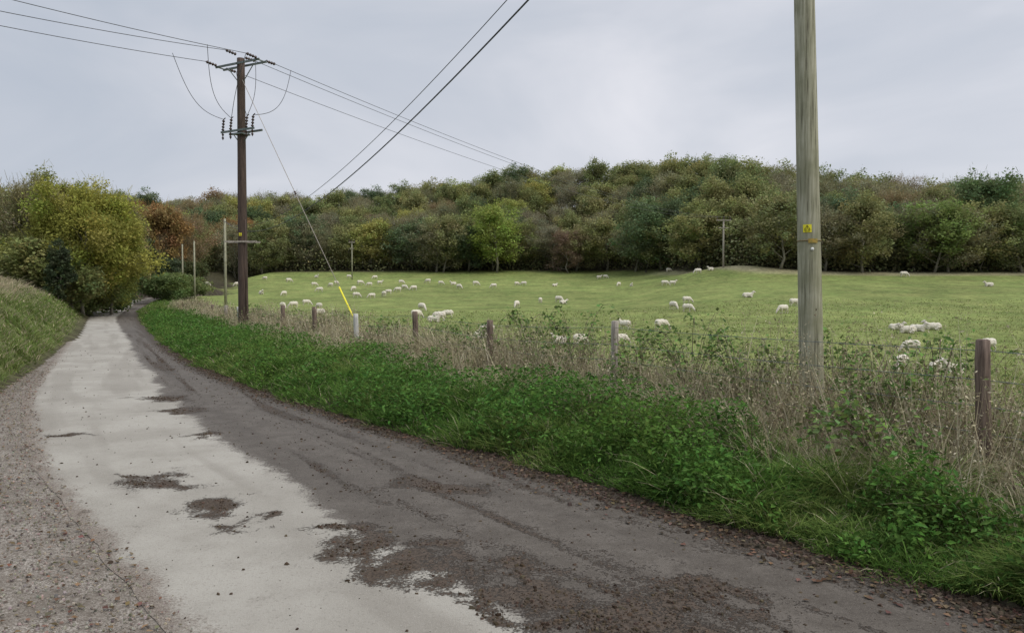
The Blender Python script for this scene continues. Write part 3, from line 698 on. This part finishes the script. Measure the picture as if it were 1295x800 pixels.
# ---------------------------------------------------------------- sheep
def sheep(pose):
    bm=bmesh.new()
    def sph(c,r,rot=0):
        bmesh.ops.create_uvsphere(bm,u_segments=20,v_segments=12,radius=1,matrix=Matrix.Translation(c)@Matrix.Rotation(rot,4,'Y')@Matrix.Diagonal((*r,1)))
    def seg(p,q,r1,r2):
        p=Vector(p);q=Vector(q);d=q-p
        bmesh.ops.create_cone(bm,cap_ends=True,segments=12,radius1=r1,radius2=r2,depth=d.length,matrix=Matrix.Translation((p+q)/2)@d.to_track_quat('Z','Y').to_matrix().to_4x4())
        sph(p,(r1,)*3);sph(q,(r2,)*3)
    dz=-.30 if pose=='lie' else 0
    sph((0,0,.60+dz),(.50,.255,.265));sph((-.30,0,.63+dz),(.27,.25,.25));sph((.30,0,.60+dz),(.25,.23,.27));sph((.02,0,.66+dz),(.38,.23,.23))
    seg((-.54,0,.66+dz),(-.60,0,.42+dz),.05,.03)
    if pose=='graze':
        seg((.42,0,.64),(.68,0,.38),.17,.11);seg((.68,0,.38),(.76,0,.27),.105,.085)
        sph((.79,0,.22),(.085,.08,.12),-.5);seg((.80,0,.2),(.86,0,.07),.075,.045);ex,ez=.71,.34
    else:
        hz=.98+dz
        seg((.40,0,.68+dz),(.60,0,hz-.06),.18,.11)
        sph((.64,0,hz),(.12,.085,.095),.3);seg((.66,0,hz),(.82,0,hz-.08),.08,.048);ex,ez=.58,hz+.05
    for s in(-1,1):
        seg((ex,s*.07,ez),(ex-.04,s*.19,ez+.0),.03,.02);sph((ex-.03,s*.15,ez),(.03,.07,.022))
    if pose!='lie':
        for s in(-1,1):
            st=random.uniform(-.05,.05)
            seg((.32,s*.13,.48),(.31+st,s*.13,.27),.085,.042);seg((.31+st,s*.13,.27),(.30+st*1.5,s*.13,.04),.034,.027);seg((.30+st*1.5,s*.13,.05),(.33+st*1.5,s*.13,.02),.033,.034)
            st=random.uniform(-.06,.06)
            seg((-.34,s*.13,.55),(-.27+st,s*.14,.40),.14,.085);seg((-.27+st,s*.14,.40),(-.43+st,s*.14,.25),.075,.038);seg((-.43+st,s*.14,.25),(-.39+st,s*.14,.04),.035,.027);seg((-.39+st,s*.14,.05),(-.36+st,s*.14,.02),.033,.034)
    else:
        for s in(-1,1):
            seg((.34,s*.16,.14),(.52,s*.16,.06),.06,.035);seg((.52,s*.16,.06),(.36,s*.18,.04),.032,.028)
            seg((-.30,s*.2,.2),(-.10,s*.24,.08),.12,.05);seg((-.10,s*.24,.06),(-.32,s*.25,.04),.035,.03)
    me=bpy.data.meshes.new('t');bm.to_mesh(me);bm.free();o=bpy.data.objects.new('t',me);link(o)
    m=o.modifiers.new('r','REMESH');m.mode='VOXEL';m.voxel_size=.026
    m=o.modifiers.new('s','SMOOTH');m.factor=.5;m.iterations=2
    dg=bpy.context.evaluated_depsgraph_get();me2=bpy.data.meshes.new_from_object(o.evaluated_get(dg));bpy.data.objects.remove(o)
    me2.name='sheep_body'
    nv=len(me2.vertices);co=np.zeros(nv*3);me2.vertices.foreach_get('co',co);co=co.reshape(-1,3);no=np.zeros(nv*3);me2.vertices.foreach_get('normal',no);no=no.reshape(-1,3)
    zc=co[:,2]
    if pose=='graze':head=(co[:,0]>.70)|((co[:,0]>.64)&(np.abs(co[:,1])>.10))
    else:head=(co[:,0]>.62)|((co[:,0]>.52)&(zc>.9+dz)&(np.abs(co[:,1])>.07))
    leg=(zc<.30) if pose!='lie' else (zc<.05)
    wool=(~head)&(~leg)
    nz=(fbm(co[:,0]*14+co[:,1]*9,zc*14+co[:,1]*7,5)-.5)*.05
    co=co+no*(nz*wool)[:,None];me2.vertices.foreach_set('co',co.ravel())
    me2.materials.clear();me2.materials.append(M_wool);me2.materials.append(M_face)
    fl_=(head|leg);idx=[1 if all(fl_[v] for v in p.vertices) else 0 for p in me2.polygons]
    me2.polygons.foreach_set('material_index',idx);me2.polygons.foreach_set('use_smooth',[True]*len(idx));me2.update()
    return me2
SM={k:sheep(k) for k in('graze','stand','lie')}
SL=[(400,351),(441,352),(474,353),(310,352),(335,354),(365,357),(262,362),(397,362),(425,360),(455,360),(467,362),(480,360),(507,359),(541,358),(573,360),(447,368),(450,376),(470,377),(485,375),(491,372),(503,369),(511,366),(523,367),(557,360),(580,365),(601,361),(624,364),(653,361),(662,361),(701,362),(757,353),(765,352),(782,362),(798,362),(840,361),(850,361),(845,344),(882,346),(898,342),(1142,350),(1250,362),(945,376),(1004,387),(990,396),(868,383),(869,394),(851,391),(836,417),(790,417),(653,389),(683,383),(706,382),(712,384),(707,434),(785,436),(608,428),(616,424),(403,391),(387,386),(371,389),(404,369),(418,363),(548,407),(566,402),(555,406),(533,393),(526,403),(1133,417),(1148,421),(1160,419),(1180,417),(1153,446),(1184,469),(1206,472),(1141,470),(1250,444),(357,390),(330,372),(300,362),(404,397),(733,438),(359,374)]
headings={1133:'lie',1160:'lie',1148:'lie',1184:'lie',1206:'lie',548:'lie'}
for i,(px,py) in enumerate(SL):
    X,Y=px2ground(px,py)
    pose=headings.get(px) or random.choices(['graze','stand','lie'],[.72,.06,.22])[0]
    o=obj('sheep',SM[pose],(X,Y,tz(X,Y)-.02));rz=random.choice([0,math.pi])+random.gauss(0,.6);o.rotation_euler=(0,0,rz)
    s=random.uniform(.8,.98)*(1.0 if Y>55 else .85);o.scale=(s,)*3
    lab={'graze':'white woolly sheep grazing on the pasture','stand':'white woolly sheep standing with head raised','lie':'white woolly sheep lying on the pasture'}[pose]
    thing(o,lab,'sheep','flock of sheep in the field')

# ---------------------------------------------------------------- trees
def tree_meshes(seed,H,R,nleaf,ls,kind='leafy',low=.25,sides=7,irr=0.):
    r=np.random.default_rng(seed);random.seed(seed);mb=MB()
    tr=.012*H+.03;top=H*.8;pts=[];x=y=0
    for i in range(7):
        t=i/6;pts.append(Vector((x,y,top*t-.3*(i==0))));x+=r.normal(0,.02*H);y+=r.normal(0,.02*H)
    mb.tube(pts,[tr*(1-.85*i/6)*(1.25 if i==0 else 1) for i in range(7)],sides)
    ends=[]
    nlimb=15
    for k in range(nlimb):
        t=low+.05+(.92-low)*k/nlimb;i=min(int(t*6),5);p=pts[i].lerp(pts[i+1],t*6-i)
        a=k*2.4+r.normal(0,.4);prof=math.sin(min(1,(t-low+.3)/(1.2-low))*math.pi)**.5
        ln=R*prof*r.uniform(.8-irr*.4,1.05+irr*.3);el=r.uniform(.2,.8)+t*.45
        q=p.copy();lp=[p.copy()]
        for j in range(4):
            q=q+Vector((math.cos(a)*math.cos(el),math.sin(a)*math.cos(el),math.sin(el)))*ln/3.4;a+=r.normal(0,.2);el+=r.normal(.05,.15);lp.append(q.copy())
        rr=tr*(1-t*.8)*.45;mb.tube(lp,[rr*(1-.8*j/4) for j in range(5)],5,cap=False)
        for j in(2,3,4):ends.append(lp[j])
        for m in range(3):
            s_=lp[1+m].copy();aa=a+r.uniform(-1.2,1.2);ee=r.uniform(.1,1.1);e2=s_+Vector((math.cos(aa)*math.cos(ee),math.sin(aa)*math.cos(ee),math.sin(ee)))*ln*.45
            mb.tube([s_,s_.lerp(e2,.5)+Vector((0,0,.05)),e2],[rr*.4,rr*.25,rr*.1],4,cap=False);ends.append(e2)
    ends.append(pts[-1]+Vector((0,0,H*.06)))
    E=np.array([tuple(v) for v in ends])
    ne=int(len(E)*(.9-.75*irr));dirs=r.normal(size=(ne,3));dirs/=np.linalg.norm(dirs,axis=1)[:,None];rad=r.uniform(.3,.98,ne)**.5
    c0=np.array([0,0,H*(low+1)/2+.02*H]);E2=c0+dirs*rad[:,None]*np.array([R*.88,R*.88,H*(1-low)/2*.92])
    E=np.concatenate([E,E2])
    rr_=np.hypot(E[:,0],E[:,1])/R;E[:,2]=np.minimum(E[:,2],H*(.95+.08*irr-.22*np.clip(rr_,0,1.1)**2))
    crad=R*r.uniform(.12-.03*irr,.26,len(E));cb=r.uniform(.8,1.2,len(E));ch=r.normal(0,.06,(len(E),3))
    wts=crad**2.2;ci=r.choice(len(E),nleaf,p=wts/wts.sum())
    off=r.normal(size=(nleaf,3));off/=np.linalg.norm(off,axis=1)[:,None];off*=(r.uniform(0,1,nleaf)**.5)[:,None]*r.uniform(.8,1.35,(nleaf,1))
    P=E[ci]+off*crad[ci][:,None]*np.array([1.1,1.1,.85])
    P[:,2]=np.maximum(P[:,2],H*low*.5+.1)
    s=ls*r.uniform(.6,1.4,nleaf)
    v,q=diamond(P,s,.35,.75,r)
    c=np.ones((nleaf,3))*cb[ci][:,None]*(1+ch[ci])*r.uniform(.87,1.13,(nleaf,1))
    V=[v];Qs=[q];C=[np.repeat(c,4,0)]
    nt=int(nleaf*(.9 if kind=='bare' else .15))
    ci=r.choice(len(E),nt);P0=E[ci]+r.normal(0,.45,(nt,3))*crad[ci][:,None]
    outd=P0-np.array([0,0,H*.35]);outd/=np.linalg.norm(outd,axis=1)[:,None];outd=outd+r.normal(0,.6,(nt,3));outd[:,2]+=.25
    L_=(R*.10*r.uniform(.4,1.2,nt))[:,None];P1=P0+outd*L_;wv=r.normal(size=(nt,3));wv/=np.linalg.norm(wv,axis=1)[:,None];wv*=ls*.1
    tv=np.stack([P0-wv,P0+wv,P1+wv*.4,P1-wv*.4],1).reshape(-1,3)
    n0=len(v);V.append(tv);Qs.append(np.arange(nt*4).reshape(-1,4)+n0);C.append(np.repeat(np.array([[1.1,1.,.9]])*r.uniform(.6,1.3,(nt,1)),4,0))
    crown=quad_mesh('crown',np.concatenate(V),np.concatenate(Qs),np.concatenate(C),M_leaf)
    return mb.mesh('trunk',[M_bark]),crown
def conifer_meshes(seed,H,R):
    r=np.random.default_rng(seed);mb=MB();mb.tube([(0,0,-.3),(0,0,H*.5),(0,0,H*.97)],[.25,.16,.03],7)
    P=[]
    for k in range(60):
        t=.3+.68*k/60;z=H*t;a=k*2.4;ln=R*(1.12-t)**.7*r.uniform(.6,1.25)+.3
        d=np.array([math.cos(a),math.sin(a),r.uniform(-.1,.3)])
        mb.tube([(0,0,z),tuple(np.array([0,0,z])+d*ln)],[.05,.015],4,cap=False)
        m=110;tt=r.uniform(.1,1,m)**.7;P.append(np.array([0,0,z])+d*ln*tt[:,None]+r.normal(0,.4,(m,3))*(1.2-tt[:,None]*.6)*np.array([1,1,.6]))
    P=np.concatenate(P);v,q=diamond(P,r.uniform(.3,.6,len(P)),.4,.5,r)
    return mb.mesh('trunk',[M_bark]),quad_mesh('crown',v,q,np.repeat(np.ones((len(P),3))*r.uniform(.6,1.3,(len(P),1)),4,0),M_leaf)
leafy=[tree_meshes(100+i,15,5.8,8500,.38,'leafy',.04,irr=.2) for i in range(5)]
bare=[tree_meshes(200+i,15,5.6,6500,.27,'bare',.05,irr=.2) for i in range(4)]
tall=[tree_meshes(250+i,15,5.,6000,.30,'bare',.2,irr=.4) for i in range(2)]
conif=[conifer_meshes(300,16,4.5),conifer_meshes(301,15,5.)]
def place(ms,X,Y,s,sz,color,label,cat='tree',group=None,rz=None,name='tree',dz=0):
    e=bpy.data.objects.new(name,None);link(e);e.location=(X,Y,tz(X,Y)+dz-.05);e.rotation_euler=(0,0,rz if rz is not None else random.uniform(0,6.28));e.scale=(s,s,sz)
    thing(e,label,cat,group)
    t=obj('trunk',ms[0],parent=e);c=obj('crown',ms[1],parent=e);c.color=(*color,1);return e
random.seed(5)
def br(L_,k=1.36,g=1.03):return [(a*k,b*k*g,c*k) for a,b,c in L_]
OL=br([(.19,.195,.085),(.165,.18,.08),(.21,.21,.09),(.15,.17,.075),(.215,.21,.095)])
YG=br([(.25,.26,.085),(.26,.25,.085)])
BR=br([(.21,.17,.10),(.2,.165,.11)])
GB=br([(.205,.195,.125),(.195,.185,.128),(.22,.212,.138),(.18,.18,.108)])
DG=br([(.11,.14,.075),(.10,.13,.068)])
NT=0
for row in range(7):
    a=-.84
    while a<.82:
        k=float(kf(a,150));Ye=171+row*10.5+random.uniform(-3.5,3.5);Y=Ye/k
        if a<-.44 and row<3: Y-=18
        X=(a+random.uniform(-.008,.008))*Y
        sp=7.2/Y*(1.0 if row<3 else 1.12)
        px=647+F*a
        a+=sp*random.uniform(.75,1.25)
        if abs(X-FX)<7 and Y<FY+8:continue
        c=random.random();sz=random.uniform(.84,1.06)*(.84 if row==0 else .93 if row==1 else .98 if row<5 else 1.0);s=random.uniform(.9,1.2)
        if row>=5:s=random.uniform(1.05,1.3)
        if c<.50:ms=random.choice(leafy);col=random.choice(OL);lab='olive green broadleaf tree in the hillside wood'
        elif c<.77:ms=random.choice(bare if random.random()<.8 else tall);col=random.choice(GB);lab='thinning grey-brown tree in the hillside wood'
        elif c<.84:ms=random.choice(leafy);col=random.choice(YG);lab='yellow-green autumn tree in the hillside wood'
        elif c<.88:ms=random.choice(bare);col=random.choice(BR);lab='russet brown autumn tree in the hillside wood'
        else:ms=random.choice(leafy);col=random.choice(DG);lab='dark green tree in the hillside wood'
        if px<310 and random.random()<.3:ms=random.choice(bare+leafy[:2]);col=random.choice([(.31,.19,.085),(.29,.21,.10),(.28,.215,.12)]);lab='orange-brown autumn tree in the hillside wood'
        if row>=5 and 840<px<960 and random.random()<.5:ms=random.choice(conif);col=(.09,.12,.075);lab='dark pine tree on the wooded skyline';sz*=1.0;s*=.8
        place(ms,X,Y,s,sz,col,lab,group='trees of the hillside wood');NT+=1
print('wood trees',NT)
for px,Ye,s,sz,col,ms,lab in [(628,166,1.2,1.12,(.28,.34,.09),leafy[0],'bright yellow-green tree at the edge of the wood'),(815,166,1.2,1.1,(.16,.215,.105),leafy[2],'dense dark green tree at the edge of the wood'),
  (718,165,.9,.7,(.24,.18,.13),bare[1],'reddish brown thin tree at the edge of the wood'),(1180,168,1.0,.85,(.23,.30,.10),leafy[3],'green rounded tree at the edge of the wood'),(1245,178,1.2,1.25,(.145,.20,.09),leafy[1],'tall dark green tree at the edge of the wood'),
  (1090,167,1.,.9,(.26,.26,.115),leafy[4],'olive tree at the edge of the wood'),(985,167,1.1,.95,(.28,.285,.135),leafy[1],'olive tree at the edge of the wood'),(560,167,1.,.95,(.27,.275,.125),leafy[3],'olive tree at the edge of the wood')]:
    a=(px-647)/F;Y=Ye/float(kf(a,150));place(ms,a*Y,Y,s,sz,col,lab)
n=64000;a=rng.uniform(-.84,.82,n);Ye=rng.uniform(170,183,n);Y=Ye/kf(a,np.full(n,150.));X=a*Y
hh=(1.5+7.5*fbm(X*.12,Y*.12,88))*rng.uniform(0,1,n)
n2=30000;a2=rng.uniform(-.84,.82,n2);Ye2=rng.uniform(236,250,n2);Y2=Ye2/kf(a2,np.full(n2,150.));X2=a2*Y2  # far canopy leaves behind the last tree row, added to block bright sky gaps
hh2=(7.5+4*fbm(X2*.15,Y2*.15,87))*rng.uniform(.1,1,n2)
X=np.concatenate([X,X2]);Y=np.concatenate([Y,Y2]);hh=np.concatenate([hh,hh2]);n=len(X)
v,q=diamond(np.stack([X,Y,terrain(X,Y)+hh],1),rng.uniform(.3,.65,n)*np.where(np.arange(n)>64000,1.5,1.),.3,.8)
tt=fbm(X*.25,Y*.25,89)[:,None];c=jitcol((.16,.165,.08),n,.45,.12)*(.5+tt);o=obj('undergrowth',quad_mesh('undergrowth',v,q,np.repeat(c,4,0),M_lit));thing(o,'olive tangled undergrowth and thicket in the wood, plus far canopy leaves added to close sky gaps','undergrowth',kind='stuff')
nearA=tree_meshes(401,8.6,3.8,34000,.17,'leafy',.06,9,irr=.35)
nearA2=tree_meshes(411,8.6,3.6,28000,.17,'leafy',.08,9,irr=.5)
nearB=tree_meshes(402,8.,3.4,9000,.15,'bare',.12,9,irr=.5)
nearC=tree_meshes(403,9.,3.8,16000,.26,'leafy',.05,8,irr=.4)
shr=tree_meshes(404,3.,2.2,7000,.18,'leafy',.0,6)
ivy=tree_meshes(405,6.,1.3,9000,.2,'leafy',.02,6)
def pl(px,Y,ms,base,H,s,col,lab,cat='tree',name='tree'):
    X=(px-647)/F*Y;place(ms,X,Y,s,H/base,tuple(min(1,c*1.6) for c in col),lab,cat,name=name)
pl(104,50,nearA,8.6,9.4,1.0,(.205,.205,.052),'large yellow-green autumn tree on the bank')
pl(66,56,nearA2,8.6,8.8,.95,(.18,.185,.055),'large yellow-green tree on the bank')
pl(140,54,nearA2,8.6,7.8,.8,(.19,.195,.055),'yellow-green tree leaning over the lane')
pl(28,52,nearB,8.,7.8,1.,(.16,.155,.09),'half-bare twiggy tree on the bank')
pl(-10,60,nearC,9.,7.4,1.1,(.14,.15,.065),'olive tree on the bank')
pl(5,75,nearC,9.,8.2,1.2,(.14,.14,.065),'olive tree on the bank')
pl(75,45,ivy,6.,4.2,.6,(.05,.065,.035),'dark ivy-covered trunk on the bank')
pl(152,60,ivy,6.,5.,.7,(.05,.065,.035),'dark ivy-covered trunk beside the lane')
pl(135,58,shr,3.,4.2,1.,(.09,.11,.04),'green hedge bush beside the lane','bush','hedge_bush')
pl(146,66,shr,3.,5.,1.2,(.07,.09,.037),'dark hedge bush beside the lane','bush','hedge_bush')
pl(110,52,shr,3.,3.2,1.1,(.12,.14,.05),'green hedge bush beside the lane','bush','hedge_bush')
pl(90,47,shr,3.,2.8,1.,(.13,.14,.055),'green hedge bush beside the lane','bush','hedge_bush')
pl(45,47,shr,3.,3.2,1.2,(.15,.16,.06),'green hedge bush beside the lane','bush','hedge_bush')
pl(15,50,shr,3.,3.2,1.2,(.15,.165,.06),'green hedge bush beside the lane','bush','hedge_bush')
pl(148,80,nearC,9.,10.,.9,(.16,.14,.065),'autumn brown tree overhanging the lane')
pl(150,104,nearC,9.,13.,1.1,(.15,.14,.065),'autumn brown tree overhanging the lane')
pl(172,126,nearC,9.,13.,1.1,(.16,.13,.065),'russet tree overhanging the lane')
pl(186,116,ivy,6.,8.,1.3,(.05,.06,.035),'dark ivy-clad tree by the lane bend')
pl(168,130,ivy,6.,9.,1.5,(.05,.055,.035),'dark ivy-clad tree by the lane bend')
pl(205,128,nearC,9.,14.5,1.2,(.2,.135,.06),'orange autumn tree beside the lane bend')
pl(232,140,nearB,8.,14.5,1.7,(.17,.135,.08),'russet thin tree beside the lane bend')
pl(125,100,nearC,9.,13.,1.2,(.13,.14,.055),'olive tree beyond the lane')
pl(90,100,nearC,9.,12.,1.2,(.15,.14,.065),'olive tree beyond the lane')
for px,Y,H,c in[(203,84,3.,(.09,.12,.045)),(215,92,3.3,(.11,.14,.05)),(228,99,3.2,(.10,.12,.05)),(242,110,3.,(.11,.13,.05)),(212,122,4.5,(.06,.075,.04)),(180,124,6.,(.045,.055,.03)),(196,126,6.,(.05,.06,.03)),(165,120,6.5,(.045,.055,.03)),(150,114,6,(.055,.065,.035)),(172,123,5.,(.04,.05,.03)),(158,119,5.,(.045,.055,.03)),(190,124,4.,(.04,.05,.028)),(222,138,5.,(.07,.08,.04)),(245,135,4.,(.08,.09,.04)),(134,92,4.5,(.06,.075,.035)),(140,98,5.,(.055,.07,.035))]:
    pl(px,Y,shr,3.,H,1.3,c,'dense green hedge bush by the lane bend','bush','hedge_bush')

# ---------------------------------------------------------------- world, sun, camera
w=bpy.data.worlds.new("World");scene.world=w;w.use_nodes=True;nt=w.node_tree;nt.nodes.clear();L=nt.links
SE=math.radians(50);SR=math.radians(60)
sky=N(nt,'ShaderNodeTexSky',sky_type='NISHITA');sky.sun_disc=False;sky.sun_elevation=SE;sky.sun_rotation=SR
sc=N(nt,'ShaderNodeVectorMath',operation='SCALE');L.new(sky.outputs[0],sc.inputs[0]);sc.inputs['Scale'].default_value=.08
tc=N(nt,'ShaderNodeTexCoord');mp=N(nt,'ShaderNodeMapping');mp.inputs['Scale'].default_value=(1.2,1.,2.8);mp.inputs['Rotation'].default_value=(0,.35,0);L.new(tc.outputs['Generated'],mp.inputs[0])
n=N(nt,'ShaderNodeTexNoise',i_Scale=1.7,i_Detail=5.,i_Roughness=.5,i_Distortion=.5);L.new(mp.outputs[0],n.inputs['Vector'])
sx=N(nt,'ShaderNodeSeparateXYZ');L.new(tc.outputs['Generated'],sx.inputs[0])
m1=N(nt,'ShaderNodeMath',operation='MULTIPLY_ADD');L.new(sx.outputs[0],m1.inputs[0]);m1.inputs[1].default_value=.30;L.new(n.outputs[0],m1.inputs[2])
r=N(nt,'ShaderNodeValToRGB');r.color_ramp.elements[0].position=.28;r.color_ramp.elements[0].color=(.50,.55,.635,1);r.color_ramp.elements[1].position=.78;r.color_ramp.elements[1].color=(.84,.84,.89,1)
e_=r.color_ramp.elements.new(.52);e_.color=(.62,.65,.72,1)
L.new(m1.outputs[0],r.inputs[0])
zr_=N(nt,'ShaderNodeMapRange');L.new(sx.outputs[2],zr_.inputs[0]);zr_.inputs[1].default_value=.38;zr_.inputs[2].default_value=.95;zr_.inputs[3].default_value=1.;zr_.inputs[4].default_value=2.4
vs=N(nt,'ShaderNodeVectorMath',operation='SCALE');L.new(r.outputs[0],vs.inputs[0]);L.new(zr_.outputs[0],vs.inputs['Scale'])
mx=N(nt,'ShaderNodeMix',data_type='RGBA');mx.inputs[0].default_value=.93;L.new(sc.outputs[0],mx.inputs[6]);L.new(vs.outputs[0],mx.inputs[7])
bg=N(nt,'ShaderNodeBackground',i_Strength=1.);L.new(mx.outputs[2],bg.inputs[0]);o=N(nt,'ShaderNodeOutputWorld');L.new(bg.outputs[0],o.inputs[0])
sl=bpy.data.lights.new('sun','SUN');sl.energy=1.5;sl.angle=math.radians(25);sl.color=(1,.95,.86)
so=bpy.data.objects.new('sun',sl);link(so)
dirv=Vector((math.sin(SR)*math.cos(SE),math.cos(SR)*math.cos(SE)*-1,math.sin(SE)))
so.rotation_euler=dirv.to_track_quat('Z','Y').to_euler()
cam=bpy.data.cameras.new('camera');cam.sensor_width=36;cam.lens=36*F/1295;cam.clip_end=3000;cam.clip_start=.05
co=bpy.data.objects.new('camera',cam);link(co);co.location=(0,0,EYE);co.rotation_euler=(math.radians(90)-math.atan(25/F),0,0);scene.camera=co
